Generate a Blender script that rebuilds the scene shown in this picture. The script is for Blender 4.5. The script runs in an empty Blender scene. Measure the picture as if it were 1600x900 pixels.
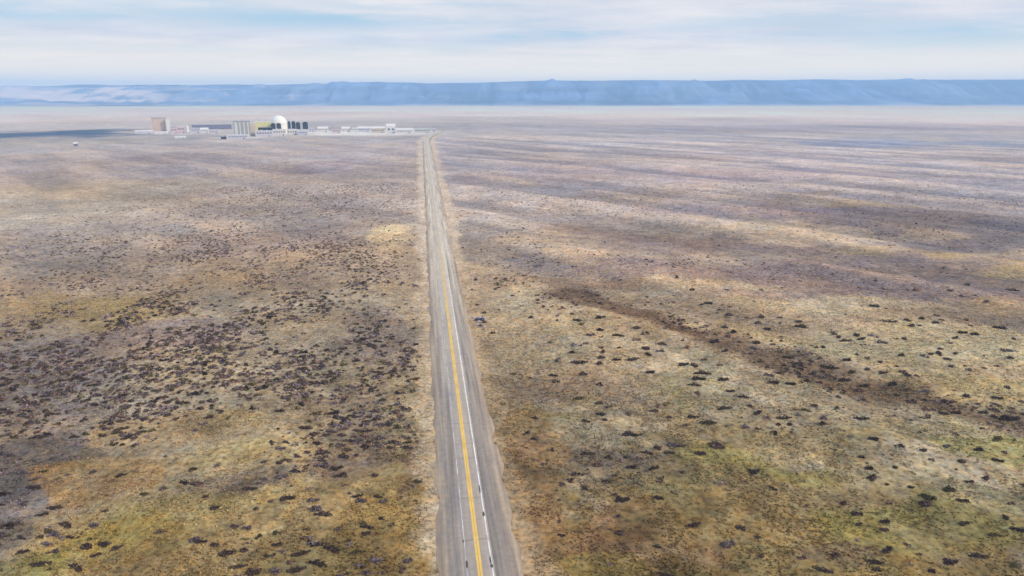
import bpy, bmesh, math, random
import numpy as np
from mathutils import Vector

random.seed(11)
rng = np.random.default_rng(11)
C = bpy.context.scene.collection
SC = bpy.context.scene

# ------------------------------------------------------------------ camera geometry (drone, 120 m up)
FPX, HCAM = 1066.0, 120.0
PITCH = math.atan(300.0 / FPX)
CP, SP = math.cos(PITCH), math.sin(PITCH)

def ground(px, py, z=0.0):
    """where the sight line through a point of the photo meets the plain"""
    dx = (px - 800.0)
    dy = FPX * CP + (450.0 - py) * SP
    dz = -FPX * SP + (450.0 - py) * CP
    t = (z - HCAM) / dz
    return dx * t, dy * t

def depth_of(x, y, z=0.0):
    return y * CP - (z - HCAM) * SP

def project(x, y, z=0.0):
    d = depth_of(x, y, z)
    v = y * SP + (z - HCAM) * CP
    return 800 + FPX * x / d, 450 - FPX * v / d

def size_at(px_size, x, y):
    return px_size * depth_of(x, y) / FPX

# ------------------------------------------------------------------ noise in numpy
def _hash(ix, iy, seed):
    n = (ix.astype(np.int64) * 374761393 + iy.astype(np.int64) * 668265263 + seed * 2147483647) & 0xFFFFFFFF
    n = ((n ^ (n >> 13)) * 1274126177) & 0xFFFFFFFF
    n = (n ^ (n >> 16)) & 0xFFFFFFFF
    return n.astype(np.float64) / 0xFFFFFFFF

def vnoise(x, y, seed=0):
    x = np.asarray(x, float); y = np.asarray(y, float)
    ix, iy = np.floor(x), np.floor(y)
    fx, fy = x - ix, y - iy
    fx = fx * fx * (3 - 2 * fx); fy = fy * fy * (3 - 2 * fy)
    a = _hash(ix, iy, seed); b = _hash(ix + 1, iy, seed)
    c = _hash(ix, iy + 1, seed); d = _hash(ix + 1, iy + 1, seed)
    return (a * (1 - fx) + b * fx) * (1 - fy) + (c * (1 - fx) + d * fx) * fy

def fbm(x, y, seed=0, octaves=4):
    s, a, n = 0.0, 0.5, 0.0
    for k in range(octaves):
        s = s + a * vnoise(np.asarray(x) * 2 ** k + 17.3 * k, np.asarray(y) * 2 ** k - 9.1 * k, seed + k)
        n += a; a *= 0.5
    return s / n

def sstep(a, b, x):
    t = np.clip((np.asarray(x, float) - a) / (b - a), 0, 1)
    return t * t * (3 - 2 * t)

# ------------------------------------------------------------------ road line
R0 = np.array(ground(751, 900))
_az = math.atan(-143.0 / math.hypot(300, FPX))
RDIR = np.array([math.sin(_az), math.cos(_az)])
RNRM = np.array([RDIR[1], -RDIR[0]])              # to the right of travel

def road_uv(x, y):
    dx, dy = np.asarray(x) - R0[0], np.asarray(y) - R0[1]
    return dx * RDIR[0] + dy * RDIR[1], dx * RNRM[0] + dy * RNRM[1]

ROAD_BEND = 1720.0
def road_off(u):
    """sideways drift of the far end of the road"""
    t = np.clip(np.asarray(u, float) - ROAD_BEND, 0, None)
    return 0.00017 * t * t

# dune grain: the swale on the right
SWALE = [(840, 452), (900, 463), (1000, 492), (1130, 537), (1260, 580), (1400, 617), (1530, 652), (1640, 676), (1800, 715)]
SW = [ground(*p) for p in SWALE]
_d = np.array(SW[-1]) - np.array(SW[0]); _d /= np.linalg.norm(_d)
DD, DN = _d, np.array([-_d[1], _d[0]])

def poly_dist(x, y, pts):
    best = np.full(np.shape(x), 1e9); along = np.zeros(np.shape(x))
    n = len(pts) - 1
    for i in range(n):
        ax, ay = pts[i]; bx, by = pts[i + 1]
        vx, vy = bx - ax, by - ay
        t = np.clip(((x - ax) * vx + (y - ay) * vy) / (vx * vx + vy * vy), 0, 1)
        d = np.hypot(x - ax - t * vx, y - ay - t * vy)
        m = d < best
        best = np.where(m, d, best); along = np.where(m, (i + t) / n, along)
    return best, along

def dune(a, b):
    return fbm(a / 300, b / 50, 5, 3)

def height(x, y):
    x = np.asarray(x, float); y = np.asarray(y, float)
    a = x * DD[0] + y * DD[1]; b = x * DN[0] + y * DN[1]
    h = 7.0 * (dune(a, b) - 0.5) + 3.0 * (fbm(x / 420, y / 420, 9, 3) - 0.5)
    h = h + 0.5 * (fbm(x / 22, y / 22, 12, 2) - 0.5)
    d, al = poly_dist(x, y, SW)
    h = h - 1.6 * np.exp(-(d / 13.0) ** 2) + 0.8 * np.exp(-((d - 24) / 10.0) ** 2)
    u, v = road_uv(x, y)
    r = np.hypot(x, y)
    w = np.abs(v - road_off(u))
    k = sstep(13, 60, w - r * 0.006)
    far = 1 - sstep(1300, 2600, r)
    return h * k * far - 0.10 * (1 - k)

# ------------------------------------------------------------------ ground cover colours
LIGHT = np.array([1.08, 1.18, 1.36])          # light the plain receives for a given reflectance
HAZE_C = np.array([0.22, 0.39, 0.68])
SIGMA = 1.0e-4

def lin(c):
    c = np.asarray(c, float) / 255.0
    return np.where(c <= 0.04045, c / 12.92, ((c + 0.055) / 1.055) ** 2.4)

def refl(rgb, dist):
    """reflectance of a surface that looks like rgb at that distance"""
    T = np.exp(-SIGMA * np.asarray(dist, float))[..., None]
    c = np.clip((lin(rgb) - (1 - T) * HAZE_C) / (T * LIGHT), 0.02, 9)
    return c * np.minimum(1, 0.70 / c.max(-1, keepdims=True))

Y_KNOTS = [165, 172, 180, 190, 205, 222, 250, 290, 330, 380, 430, 480, 540, 600, 660, 730, 820, 900, 1000]
LEFT = [(176, 181, 198), (186, 186, 200), (186, 184, 194), (170, 172, 184), (158, 160, 172), (160, 158, 164), (162, 156, 158), (163, 154, 150),
        (160, 150, 142), (155, 142, 128), (152, 138, 117), (160, 147, 124), (162, 148, 124), (162, 146, 120), (162, 144, 110), (156, 136, 92), (152, 129, 79), (144, 122, 70), (140, 118, 68)]
RIGHT = [(196, 192, 204), (204, 198, 204), (198, 192, 200), (170, 170, 184), (162, 164, 178), (168, 166, 174), (164, 160, 166), (164, 157, 158),
         (166, 156, 150), (168, 154, 140), (168, 152, 132), (164, 147, 122), (160, 143, 116), (154, 137, 106), (146, 130, 94), (140, 124, 80), (138, 121, 74), (134, 116, 70), (130, 112, 68)]
D_KNOTS = np.array([math.hypot(*ground(800, y)) for y in Y_KNOTS])[::-1]
LEFT_A = np.array([refl(c, np.array(math.hypot(*ground(800, y)))) for c, y in zip(LEFT, Y_KNOTS)])[::-1]
RIGHT_A = np.array([refl(c, np.array(math.hypot(*ground(800, y)))) for c, y in zip(RIGHT, Y_KNOTS)])[::-1]

# patches of different cover, and darker bluish strips far out: (place in the photo, half sizes, colour seen there, strength)
PATCHES = [
    # left of the road
    (20, 214, 170, 9, (84, 112, 148), .95), (150, 222, 90, 5, (140, 148, 160), .5), (90, 310, 170, 40, (170, 161, 146), .7), (636, 369, 36, 15, (202, 181, 144), .95),  # starts with a dark bluish strip at the far left
    (380, 380, 120, 20, (138, 127, 126), .6), (490, 262, 70, 9, (146, 138, 148), .7), (260, 250, 130, 8, (150, 144, 150), .6), (560, 330, 70, 30, (146, 136, 132), .5),
    (240, 525, 90, 20, (130, 121, 130), .65), (60, 560, 110, 30, (130, 121, 126), .55), (100, 625, 90, 22, (126, 117, 120), .55), (20, 720, 64, 50, (104, 100, 110), .85),
    (8, 760, 60, 24, (106, 102, 110), .7), (10, 810, 62, 24, (106, 103, 110), .7), (20, 855, 60, 22, (110, 107, 108), .65), (90, 690, 90, 22, (112, 104, 100), .6), (300, 640, 110, 26, (176, 150, 108), .8), (380, 690, 90, 22, (170, 150, 94), .7),
    (170, 720, 90, 26, (160, 128, 76), .7), (190, 830, 110, 40, (162, 136, 66), .8), (320, 780, 110, 26, (156, 138, 84), .5), (370, 745, 80, 22, (128, 113, 101), .7),
    (545, 725, 60, 20, (134, 118, 112), .6), (560, 670, 90, 30, (138, 124, 110), .5), (500, 620, 110, 30, (142, 127, 110), .5), (540, 530, 70, 28, (130, 118, 114), .6),
    (110, 490, 130, 28, (156, 142, 98), .6), (600, 800, 60, 60, (152, 126, 70), .7), (646, 710, 14, 50, (128, 100, 84), .6), (50, 870, 60, 30, (128, 124, 66), .6),
    (470, 850, 120, 40, (140, 122, 78), .5), (350, 880, 40, 20, (104, 98, 80), .5), (620, 640, 40, 50, (166, 148, 112), .6), (330, 440, 130, 30, (150, 133, 110), .6),
    (640, 470, 25, 60, (168, 154, 136), .6), (150, 420, 200, 24, (140, 128, 116), .5), (520, 420, 120, 24, (136, 122, 110), .5),
    # right of the road
    (1400, 223, 260, 9, (134, 148, 176), .75), (1250, 200, 380, 5, (150, 154, 178), .6), (1100, 272, 260, 10, (146, 138, 152), .5), (900, 262, 160, 6, (152, 148, 158), .5),  # starts with a darker, bluer strip across the far right
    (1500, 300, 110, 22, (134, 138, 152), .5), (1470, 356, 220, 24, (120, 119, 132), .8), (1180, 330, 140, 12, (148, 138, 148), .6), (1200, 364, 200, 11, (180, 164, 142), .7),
    (900, 360, 60, 9, (140, 130, 128), .7), (1010, 376, 130, 9, (148, 134, 132), .7), (1080, 412, 180, 13, (140, 127, 127), .75), (830, 402, 90, 12, (142, 132, 132), .6),
    (1300, 420, 220, 16, (138, 126, 128), .7), (1480, 452, 160, 16, (128, 120, 126), .7), (860, 436, 130, 10, (158, 132, 108), .6), (1060, 458, 120, 9, (182, 166, 140), .7),
    (1250, 478, 120, 9, (178, 164, 138), .6), (1240, 455, 110, 9, (138, 124, 124), .6), (1520, 505, 150, 12, (146, 130, 112), .6), (1440, 545, 160, 16, (172, 160, 126), .6),
    (780, 470, 40, 24, (178, 164, 138), .7), (900, 590, 110, 26, (150, 132, 112), .5), (1000, 570, 160, 9, (172, 154, 130), .6), (1080, 600, 180, 7, (176, 158, 132), .5),
    (900, 620, 100, 18, (142, 122, 106), .5), (1450, 600, 140, 18, (156, 140, 100), .5), (1300, 670, 140, 18, (148, 134, 92), .5), (1180, 722, 90, 16, (140, 134, 72), .65),
    (1560, 690, 80, 18, (150, 142, 80), .7), (1390, 815, 130, 36, (140, 132, 62), .6), (980, 745, 90, 22, (132, 116, 92), .6), (970, 720, 60, 12, (118, 102, 92), .6),
    (850, 700, 34, 40, (164, 132, 86), .7), (835, 770, 34, 60, (148, 116, 82), .6), (870, 860, 70, 50, (142, 114, 68), .7), (1020, 830, 90, 40, (138, 104, 72), .6),
    (1150, 800, 120, 30, (146, 120, 72), .5), (1240, 760, 120, 20, (134, 116, 84), .5), (1300, 860, 90, 22, (120, 104, 86), .6), (1060, 885, 90, 20, (126, 106, 66), .6),
    (950, 880, 50, 26, (144, 136, 66), .5), (1540, 800, 90, 40, (124, 114, 74), .5), (880, 520, 60, 20, (160, 146, 120), .5),
]
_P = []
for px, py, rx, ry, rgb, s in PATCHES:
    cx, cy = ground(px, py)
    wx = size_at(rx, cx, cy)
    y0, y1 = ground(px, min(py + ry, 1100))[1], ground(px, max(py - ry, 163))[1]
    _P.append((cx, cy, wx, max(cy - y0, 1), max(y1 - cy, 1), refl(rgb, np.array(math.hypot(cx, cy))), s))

BANDS = [  # long dune bands right of the road
    ([(820, 352), (930, 366), (1060, 376), (1200, 384), (1400, 398), (1650, 410)], 5.4, (146, 133, 132), .8),
    ([(900, 398), (1000, 408), (1130, 424), (1300, 442), (1460, 455), (1650, 462)], 8.1, (136, 123, 124), .8),
    ([(1000, 445), (1130, 466), (1260, 482), (1420, 500), (1650, 512)], 6.8, (180, 165, 138), .8),
    ([(1150, 356), (1300, 374), (1450, 388), (1650, 398)], 5.4, (178, 164, 144), .8),
    ([(1180, 445), (1320, 462), (1480, 492), (1650, 510)], 6.8, (140, 124, 112), .8),
    ([(900, 552), (1030, 572), (1160, 602), (1300, 640), (1480, 676), (1650, 700)], 6.8, (172, 154, 120), .7),
    ([(1100, 500), (1230, 530), (1380, 560), (1520, 600), (1650, 630)], 9.5, (166, 150, 112), .7),
]
_B = []
for pts, w, rgb, s in BANDS:
    wp = [ground(*p) for p in pts]
    d = np.mean([math.hypot(*q) for q in wp])
    m = pts[len(pts) // 2]
    half = (ground(m[0], m[1] - w)[1] - ground(m[0], m[1] + w)[1]) / 2
    _B.append((wp, half, refl(rgb, np.array(d)), s))

def cover(x, y):
    """reflectance of the ground cover at points of the plain"""
    x = np.asarray(x, float); y = np.asarray(y, float)
    r0 = np.hypot(x, y)
    wx, wy = x.copy(), y.copy()
    for L, r1 in ((34, 60), (120, 250), (480, 1100), (1800, 4000)):    # ragged outlines at every scale
        a = 0.55 * L * sstep(r1 * 0.4, r1 * 1.6, r0)
        wx = wx + a * (fbm(x / L, y / L, 31 + L, 4) - 0.5)
        wy = wy + 1.5 * a * (fbm(x / L + 50, y / L, 47 + L, 4) - 0.5)
    r = np.hypot(wx, wy)
    u, v = road_uv(x, y)
    v = v - road_off(u)
    side = sstep(-1, 1, v / (2 + 0.01 * r0))[..., None]
    ca = np.stack([np.interp(r, D_KNOTS, LEFT_A[:, k]) for k in range(3)], -1)
    cb = np.stack([np.interp(r, D_KNOTS, RIGHT_A[:, k]) for k in range(3)], -1)
    c = ca * (1 - side) + cb * side
    brk = 0.5 + 0.75 * sum(sstep(L * 55, L * 22, r0) * (fbm(x / L, y / L, 640 + L, 3) - .5) for L in (7, 24, 80, 260, 900))
    for wp, half, col, s in _B:
        d, al = poly_dist(wx * 0.4 + x * 0.6, wy * 0.4 + y * 0.6, wp)
        k = s * np.exp(-(d / half) ** 2) * (0.75 + 0.7 * fbm(x / 60, y / 60, 77, 3))
        k = (s * sstep(.22, .62, k / s + 0.9 * (brk - .5)) * sstep(0, 0.15, al))[..., None]
        c = c * (1 - k) + col * k
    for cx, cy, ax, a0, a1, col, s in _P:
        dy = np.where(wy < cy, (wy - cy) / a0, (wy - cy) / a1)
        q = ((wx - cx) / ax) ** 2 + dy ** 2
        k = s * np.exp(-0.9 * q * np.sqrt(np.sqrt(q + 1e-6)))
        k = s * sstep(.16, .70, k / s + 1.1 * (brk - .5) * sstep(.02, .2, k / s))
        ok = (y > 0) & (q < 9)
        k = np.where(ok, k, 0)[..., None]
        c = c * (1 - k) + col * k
    # the dark swale
    d, al = poly_dist(x, y, SW)
    edge = 12.0 + 6.0 * al + 9 * (fbm(x / 16, y / 16, 61, 4) - 0.5) * 2
    k = (0.80 * sstep(1.0, 0.5, d / np.maximum(edge * 1.5, 2.0) + 0.8 * (brk - .5)) * sstep(0, .07, al))[..., None]
    c = c * (1 - k) + refl((94, 77, 68), np.array(300.0)) * k
    # mottling
    def octave(L, seed, stretch=1.0):
        fade = sstep(L * 55, L * 22, r0)              # finer than the sheet can carry further out
        a = x * DD[0] + y * DD[1]; b = x * DN[0] + y * DN[1]
        return fade * (fbm(a / (L * stretch), b / L, seed, 3) - 0.5)
    n = 0.5 + octave(9, 83) * 0.8 + octave(30, 84, 1.4) * 0.40
    n2 = 0.5 + octave(90, 91, 1.8) * 0.8 + octave(300, 92, 1.6) * 0.8
    n3 = octave(900, 93, 1.3) + octave(2600, 94)
    ba = x * DD[0] + y * DD[1]; bb = x * DN[0] + y * DN[1]
    bd = dune(ba, bb) * 0.75 + 0.25 * fbm(ba / 90, bb / 18, 15, 3)
    bandk = (sstep(.38, .62, bd) - 0.5) * sstep(200, 420, r0) * sstep(3200, 1500, r0) * (0.55 + 0.45 * (v > 0))
    c = c * (1 + bandk[..., None] * np.array([0.48, 0.42, 0.28]))
    c = c * np.clip(1 + 1.0 * (n - 0.5) + 0.5 * (n2 - 0.5) + 0.25 * n3, .4, 1.6)[..., None]
    warm = octave(30, 103) + octave(100, 104) + 0.5 * octave(400, 105)
    c = c * np.stack([1 + 0.22 * warm, 1 + 0.03 * warm, 1 - 0.28 * warm], -1)
    grn = np.clip(fbm(x / 24, y / 34, 117, 4) - 0.56, 0, 1) * 3 * (1 - sstep(240, 420, r0))
    c = c * np.stack([1 - 0.09 * grn, 1 + 0.01 * grn, 1 - 0.2 * grn], -1)
    # sandy verge along the road
    wl = 15.5 + 7.0 * (fbm(u / 18, v * 0 + 2, 131, 4) - 0.5) * 2 + 2.2 * (fbm(x / 5, y / 5, 7, 3) - .5) + 0.004 * r0
    wr = 17.0 + 7.0 * (fbm(u / 20, v * 0 + 9, 137, 4) - 0.5) * 2 + 2.8 * (fbm(x / 5, y / 5, 8, 3) - .5) + 0.004 * r0
    kl = sstep(2.4, -2.4, (-v) - wl) * (v < 0) * 0.85
    kr = sstep(2.4, -2.4, v - wr) * (v >= 0) * 0.88
    farw = sstep(250, 700, r0)[..., None]
    sand = refl((178, 158, 130), np.array(250.0)) * (1 - farw) + refl((196, 184, 168), np.array(600.0)) * farw
    sandr = refl((174, 150, 116), np.array(250.0)) * (1 - farw) + refl((194, 180, 162), np.array(600.0)) * farw
    sand = sand * (0.8 + 0.4 * n[..., None])
    ue = sstep(2180, 1980, u); kl = kl * ue; kr = kr * ue
    k = kl[..., None]; c = c * (1 - k) + sand * k
    k = (kr * (0.6 + 0.7 * n2))[..., None]; k = np.clip(k, 0, 1); c = c * (1 - k) + sandr * (0.8 + 0.4 * n[..., None]) * k
    # pale yards of the plant
    for px, py, rx, ry, s in ((600, 207, 92, 5, .95), (520, 208, 60, 4, .8), (440, 207, 60, 5, .6), (300, 207, 70, 4, .4), (385, 214, 40, 3, .6)):
        cx, cy = ground(px, py)
        ax = size_at(rx, cx, cy); ay = (ground(px, py - ry)[1] - ground(px, py + ry)[1]) / 2
        q = ((x - cx) / ax) ** 2 + ((y - cy) / ay) ** 2
        k = (s * np.exp(-q * q))[..., None]
        c = c * (1 - k) + np.array([0.66, 0.58, 0.50]) * k
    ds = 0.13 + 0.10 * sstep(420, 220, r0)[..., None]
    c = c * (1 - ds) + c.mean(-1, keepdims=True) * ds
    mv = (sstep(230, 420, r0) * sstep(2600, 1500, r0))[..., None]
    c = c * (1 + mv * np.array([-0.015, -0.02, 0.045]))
    return np.clip(c * (np.array([1.33, 1.30, 1.27]) * (1 - 0.10 * sstep(700, 420, r0) * (v > 0))[..., None]), 0.015, 0.78)

# ------------------------------------------------------------------ materials
def nt(name):
    m = bpy.data.materials.new(name); m.use_nodes = True
    t = m.node_tree
    b = t.nodes['Principled BSDF']
    b.inputs['Roughness'].default_value = 0.9
    b.inputs['Specular IOR Level'].default_value = 0.15
    return m, t, b

def N(t, kind, **kw):
    n = t.nodes.new(kind)
    for k, v in kw.items():
        if k.startswith('i_'):
            key = k[2:]
            key = int(key) if key.isdigit() else key.replace('_', ' ')
            n.inputs[key].default_value = v
        else:
            setattr(n, k, v)
    return n

def ramp(t, stops):
    n = t.nodes.new('ShaderNodeValToRGB')
    e = n.color_ramp.elements
    while len(e) < len(stops): e.new(0.5)
    for k, (p, c) in enumerate(stops):
        e[k].position = p
        e[k].color = (c, c, c, 1) if isinstance(c, (int, float)) else (*c, 1)
    return n

def mixc(t, fac, a, b, mode='MIX'):
    n = t.nodes.new('ShaderNodeMix'); n.data_type = 'RGBA'; n.blend_type = mode
    for sock, v in ((0, fac), (6, a), (7, b)):
        if hasattr(v, 'is_output'): t.links.new(v, n.inputs[sock])
        elif isinstance(v, (int, float)): n.inputs[sock].default_value = v
        else: n.inputs[sock].default_value = (*v, 1)
    return n.outputs[2]

def noise(t, vec, scale, detail=4, rough=0.55):
    n = N(t, 'ShaderNodeTexNoise', i_Scale=scale, i_Detail=detail, i_Roughness=rough)
    t.links.new(vec, n.inputs['Vector'])
    return n.outputs['Fac']

def ground_material():
    m, t, b = nt('steppe_ground')
    b.inputs['Specular IOR Level'].default_value = 0.0; b.inputs['Roughness'].default_value = 1.0
    a = N(t, 'ShaderNodeAttribute', attribute_name='cover')
    pos = N(t, 'ShaderNodeNewGeometry').outputs['Position']
    f1 = ramp(t, [(0.32, 0.60), (0.5, 1.0), (0.68, 1.38)]); t.links.new(noise(t, pos, 0.55, 5, .7), f1.inputs[0])
    f2 = ramp(t, [(0.3, 0.68), (0.5, 1.0), (0.7, 1.26)]); t.links.new(noise(t, pos, 0.11, 5, .65), f2.inputs[0])
    f3 = ramp(t, [(0.3, (0.84, 0.95, 1.10)), (0.5, (1, 1, 1)), (0.7, (1.16, 1.02, 0.80))]); t.links.new(noise(t, pos, 0.23, 4, .6), f3.inputs[0])
    f4 = ramp(t, [(0.3, 0.80), (0.5, 1.0), (0.7, 1.18)]); t.links.new(noise(t, pos, 0.022, 5, .65), f4.inputs[0])
    c = mixc(t, 1.0, a.outputs['Color'], f1.outputs[0], 'MULTIPLY')
    c = mixc(t, 1.0, c, f2.outputs[0], 'MULTIPLY')
    c = mixc(t, 1.0, c, f3.outputs[0], 'MULTIPLY')
    c = mixc(t, 1.0, c, f4.outputs[0], 'MULTIPLY')
    mpd = N(t, 'ShaderNodeMapping'); mpd.inputs['Scale'].default_value = (1.0, 1.0, 1.0); t.links.new(pos, mpd.inputs[0])
    f5 = ramp(t, [(0.36, (0.50, 0.46, 0.50)), (0.47, (0.94, 0.94, 0.94)), (0.6, (1.06, 1.06, 1.05))]); t.links.new(noise(t, mpd.outputs[0], 0.38, 6, .68), f5.inputs[0])
    c = mixc(t, 1.0, c, f5.outputs[0], 'MULTIPLY')
    t.links.new(c, b.inputs['Base Color'])
    bm = N(t, 'ShaderNodeBump', i_Strength=0.55, i_Distance=0.5)
    t.links.new(noise(t, pos, 0.8, 5, .7), bm.inputs['Height'])
    t.links.new(bm.outputs[0], b.inputs['Normal'])
    return m

def streak_material(name, base, pale, streaks, fade0, fade1, cracks=False, edge=None):
    """weathered road surface; local X runs across the road, local Y along it"""
    m, t, b = nt(name)
    oc = N(t, 'ShaderNodeTexCoord').outputs['Object']
    sep = N(t, 'ShaderNodeSeparateXYZ'); t.links.new(oc, sep.inputs[0])
    mp = N(t, 'ShaderNodeMapping'); mp.inputs['Scale'].default_value = (1.0, 0.02, 1.0); t.links.new(oc, mp.inputs[0])
    s1 = ramp(t, [(0.3, 1 - streaks), (0.5, 1.0), (0.7, 1 + streaks)]); t.links.new(noise(t, mp.outputs[0], 0.55, 3, .6), s1.inputs[0])
    s2 = ramp(t, [(0.3, 0.88), (0.7, 1.12)]); t.links.new(noise(t, oc, 0.5, 5, .7), s2.inputs[0])
    mp2 = N(t, 'ShaderNodeMapping'); mp2.inputs['Scale'].default_value = (0.25, 0.04, 1.0); t.links.new(oc, mp2.inputs[0])
    s3 = ramp(t, [(0.32, (0.86, 0.86, 0.92)), (0.5, (1, 1, 1)), (0.7, (1.12, 1.06, 0.98))]); t.links.new(noise(t, mp2.outputs[0], 1.0, 4, .6), s3.inputs[0])
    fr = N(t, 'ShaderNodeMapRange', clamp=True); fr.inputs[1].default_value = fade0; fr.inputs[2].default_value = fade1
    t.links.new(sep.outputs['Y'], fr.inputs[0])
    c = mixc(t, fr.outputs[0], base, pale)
    if edge:                                            # sand drifting over the outer edge
        e0, e1 = edge
        wx = N(t, 'ShaderNodeMath', operation='MULTIPLY_ADD'); wx.inputs[1].default_value = 8.0
        mpe = N(t, 'ShaderNodeMapping'); mpe.inputs['Scale'].default_value = (0.5, 0.20, 1.0); t.links.new(oc, mpe.inputs[0])
        t.links.new(noise(t, mpe.outputs[0], 1.0, 5, .65), wx.inputs[0]); t.links.new(sep.outputs['X'], wx.inputs[2])
        er = N(t, 'ShaderNodeMapRange', clamp=True); er.inputs[1].default_value = e0 + 4.0; er.inputs[2].default_value = e1 + 4.0
        t.links.new(wx.outputs[0], er.inputs[0])
        c = mixc(t, er.outputs[0], c, (0.36, 0.275, 0.20))
    c = mixc(t, 1.0, c, s1.outputs[0], 'MULTIPLY')
    c = mixc(t, 1.0, c, s2.outputs[0], 'MULTIPLY')
    c = mixc(t, 1.0, c, s3.outputs[0], 'MULTIPLY')
    if cracks:
        v = N(t, 'ShaderNodeTexVoronoi', voronoi_dimensions='1D', feature='DISTANCE_TO_EDGE', i_Scale=0.055)
        wob = N(t, 'ShaderNodeMath', operation='MULTIPLY_ADD'); wob.inputs[1].default_value = 1.2
        t.links.new(noise(t, oc, 0.35, 3), wob.inputs[0]); t.links.new(sep.outputs['Y'], wob.inputs[2])
        t.links.new(wob.outputs[0], v.inputs['W'])
        lt = ramp(t, [(0.0, 0.52), (0.006, 0.62), (0.012, 1.0)]); t.links.new(v.outputs['Distance'], lt.inputs[0])
        c = mixc(t, 1.0, c, lt.outputs[0], 'MULTIPLY')
    t.links.new(c, b.inputs['Base Color'])
    return m

def paint_material(name, col, under, wear, f0=180, f1=430):
    m, t, b = nt(name)
    oc = N(t, 'ShaderNodeTexCoord').outputs['Object']
    mp = N(t, 'ShaderNodeMapping'); mp.inputs['Scale'].default_value = (1.2, 0.16, 1.0); t.links.new(oc, mp.inputs[0])
    w = ramp(t, [(wear - 0.10, 1.0), (wear + 0.10, 0.0)]); t.links.new(noise(t, mp.outputs[0], 1.0, 5, .7), w.inputs[0])
    s = ramp(t, [(0.3, 0.82), (0.7, 1.12)]); t.links.new(noise(t, oc, 0.12, 4, .6), s.inputs[0])
    sep = N(t, 'ShaderNodeSeparateXYZ'); t.links.new(oc, sep.inputs[0])
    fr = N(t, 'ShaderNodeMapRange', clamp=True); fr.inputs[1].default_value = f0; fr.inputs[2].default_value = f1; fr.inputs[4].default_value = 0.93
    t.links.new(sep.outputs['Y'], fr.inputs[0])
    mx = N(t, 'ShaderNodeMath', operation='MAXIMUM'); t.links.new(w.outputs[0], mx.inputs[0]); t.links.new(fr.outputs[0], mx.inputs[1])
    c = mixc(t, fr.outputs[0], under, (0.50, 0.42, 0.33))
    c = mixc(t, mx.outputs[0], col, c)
    c = mixc(t, 1.0, c, s.outputs[0], 'MULTIPLY')
    t.links.new(c, b.inputs['Base Color'])
    return m

def flat_material(name, col, var=0.15, scale=0.4, rough=0.85):
    m, t, b = nt(name)
    oc = N(t, 'ShaderNodeTexCoord').outputs['Object']
    s = ramp(t, [(0.3, 1 - var), (0.7, 1 + var)]); t.links.new(noise(t, oc, scale, 4, .6), s.inputs[0])
    c = mixc(t, 1.0, col, s.outputs[0], 'MULTIPLY')
    t.links.new(c, b.inputs['Base Color'])
    b.inputs['Roughness'].default_value = rough
    return m

def shrub_material():
    m, t, b = nt('sage_leaves')
    a = N(t, 'ShaderNodeAttribute', attribute_name='tint')
    oi = N(t, 'ShaderNodeObjectInfo')
    s = ramp(t, [(0.0, (0.80, 0.76, 0.78)), (0.5, (1.0, 0.97, 0.95)), (1.0, (1.25, 1.22, 1.15))]); t.links.new(oi.outputs['Random'], s.inputs[0])
    c = mixc(t, 1.0, a.outputs['Color'], s.outputs[0], 'MULTIPLY')
    t.links.new(c, b.inputs['Base Color'])
    return m

def attr_material(name, attr):
    m, t, b = nt(name)
    b.inputs['Specular IOR Level'].default_value = 0.0
    a = N(t, 'ShaderNodeAttribute', attribute_name=attr)
    t.links.new(a.outputs['Color'], b.inputs['Base Color'])
    return m

# ------------------------------------------------------------------ mesh helpers
def link(name, me, mat=None, parent=None, loc=(0, 0, 0), rz=0.0):
    o = bpy.data.objects.new(name, me); C.objects.link(o)
    if mat is not None and me is not None and len(me.materials) == 0: me.materials.append(mat)
    o.location = loc; o.rotation_euler = (0, 0, rz)
    if parent is not None: o.parent = parent
    return o

def np_mesh(name, verts, faces, k, attrs=None, smooth=False):
    """faces: (n,k) array of vertex numbers"""
    me = bpy.data.meshes.new(name)
    verts = np.asarray(verts, np.float32); faces = np.asarray(faces, np.int32)
    me.vertices.add(len(verts)); me.vertices.foreach_set('co', verts.ravel())
    n = len(faces)
    me.loops.add(n * k); me.loops.foreach_set('vertex_index', faces.ravel())
    me.polygons.add(n); me.polygons.foreach_set('loop_start', np.arange(n, dtype=np.int32) * k)
    me.update(calc_edges=True)
    if smooth: me.polygons.foreach_set('use_smooth', np.ones(n, bool))
    for an, col in (attrs or {}).items():
        at = me.attributes.new(an, 'FLOAT_COLOR', 'POINT')
        c4 = np.ones((len(verts), 4), np.float32); c4[:, :3] = col
        at.data.foreach_set('color', c4.ravel())
    me.validate()
    return me

def structure(o): o['kind'] = 'structure'; return o
def stuff(o): o['kind'] = 'stuff'; return o
def tag(o, label, cat, group=None):
    o['label'] = label; o['category'] = cat
    if group: o['group'] = group
    return o

# ------------------------------------------------------------------ the plain
def build_ground():
    r = np.concatenate([[4, 20, 45, 70], np.geomspace(90, 14500, 430)])
    front = np.radians(np.linspace(-52, 52, 620))
    back = np.radians(np.linspace(52, 308, 90)[1:-1])
    th = np.concatenate([front, back])
    R, T = np.meshgrid(r, th, indexing='ij')
    X, Y = R * np.sin(T), R * np.cos(T)
    Z = height(X, Y)
    nr, nth = R.shape
    verts = np.stack([X, Y, Z], -1).reshape(-1, 3)
    i = np.arange(nr - 1)[:, None]; j = np.arange(nth)[None, :]
    jn = (j + 1) % nth
    f = np.stack([i * nth + j, i * nth + jn, (i + 1) * nth + jn, (i + 1) * nth + j], -1).reshape(-1, 4)
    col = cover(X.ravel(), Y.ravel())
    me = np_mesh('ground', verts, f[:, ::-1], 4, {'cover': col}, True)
    o = link('ground', me, ground_material())
    return structure(o)
build_ground()

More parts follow.
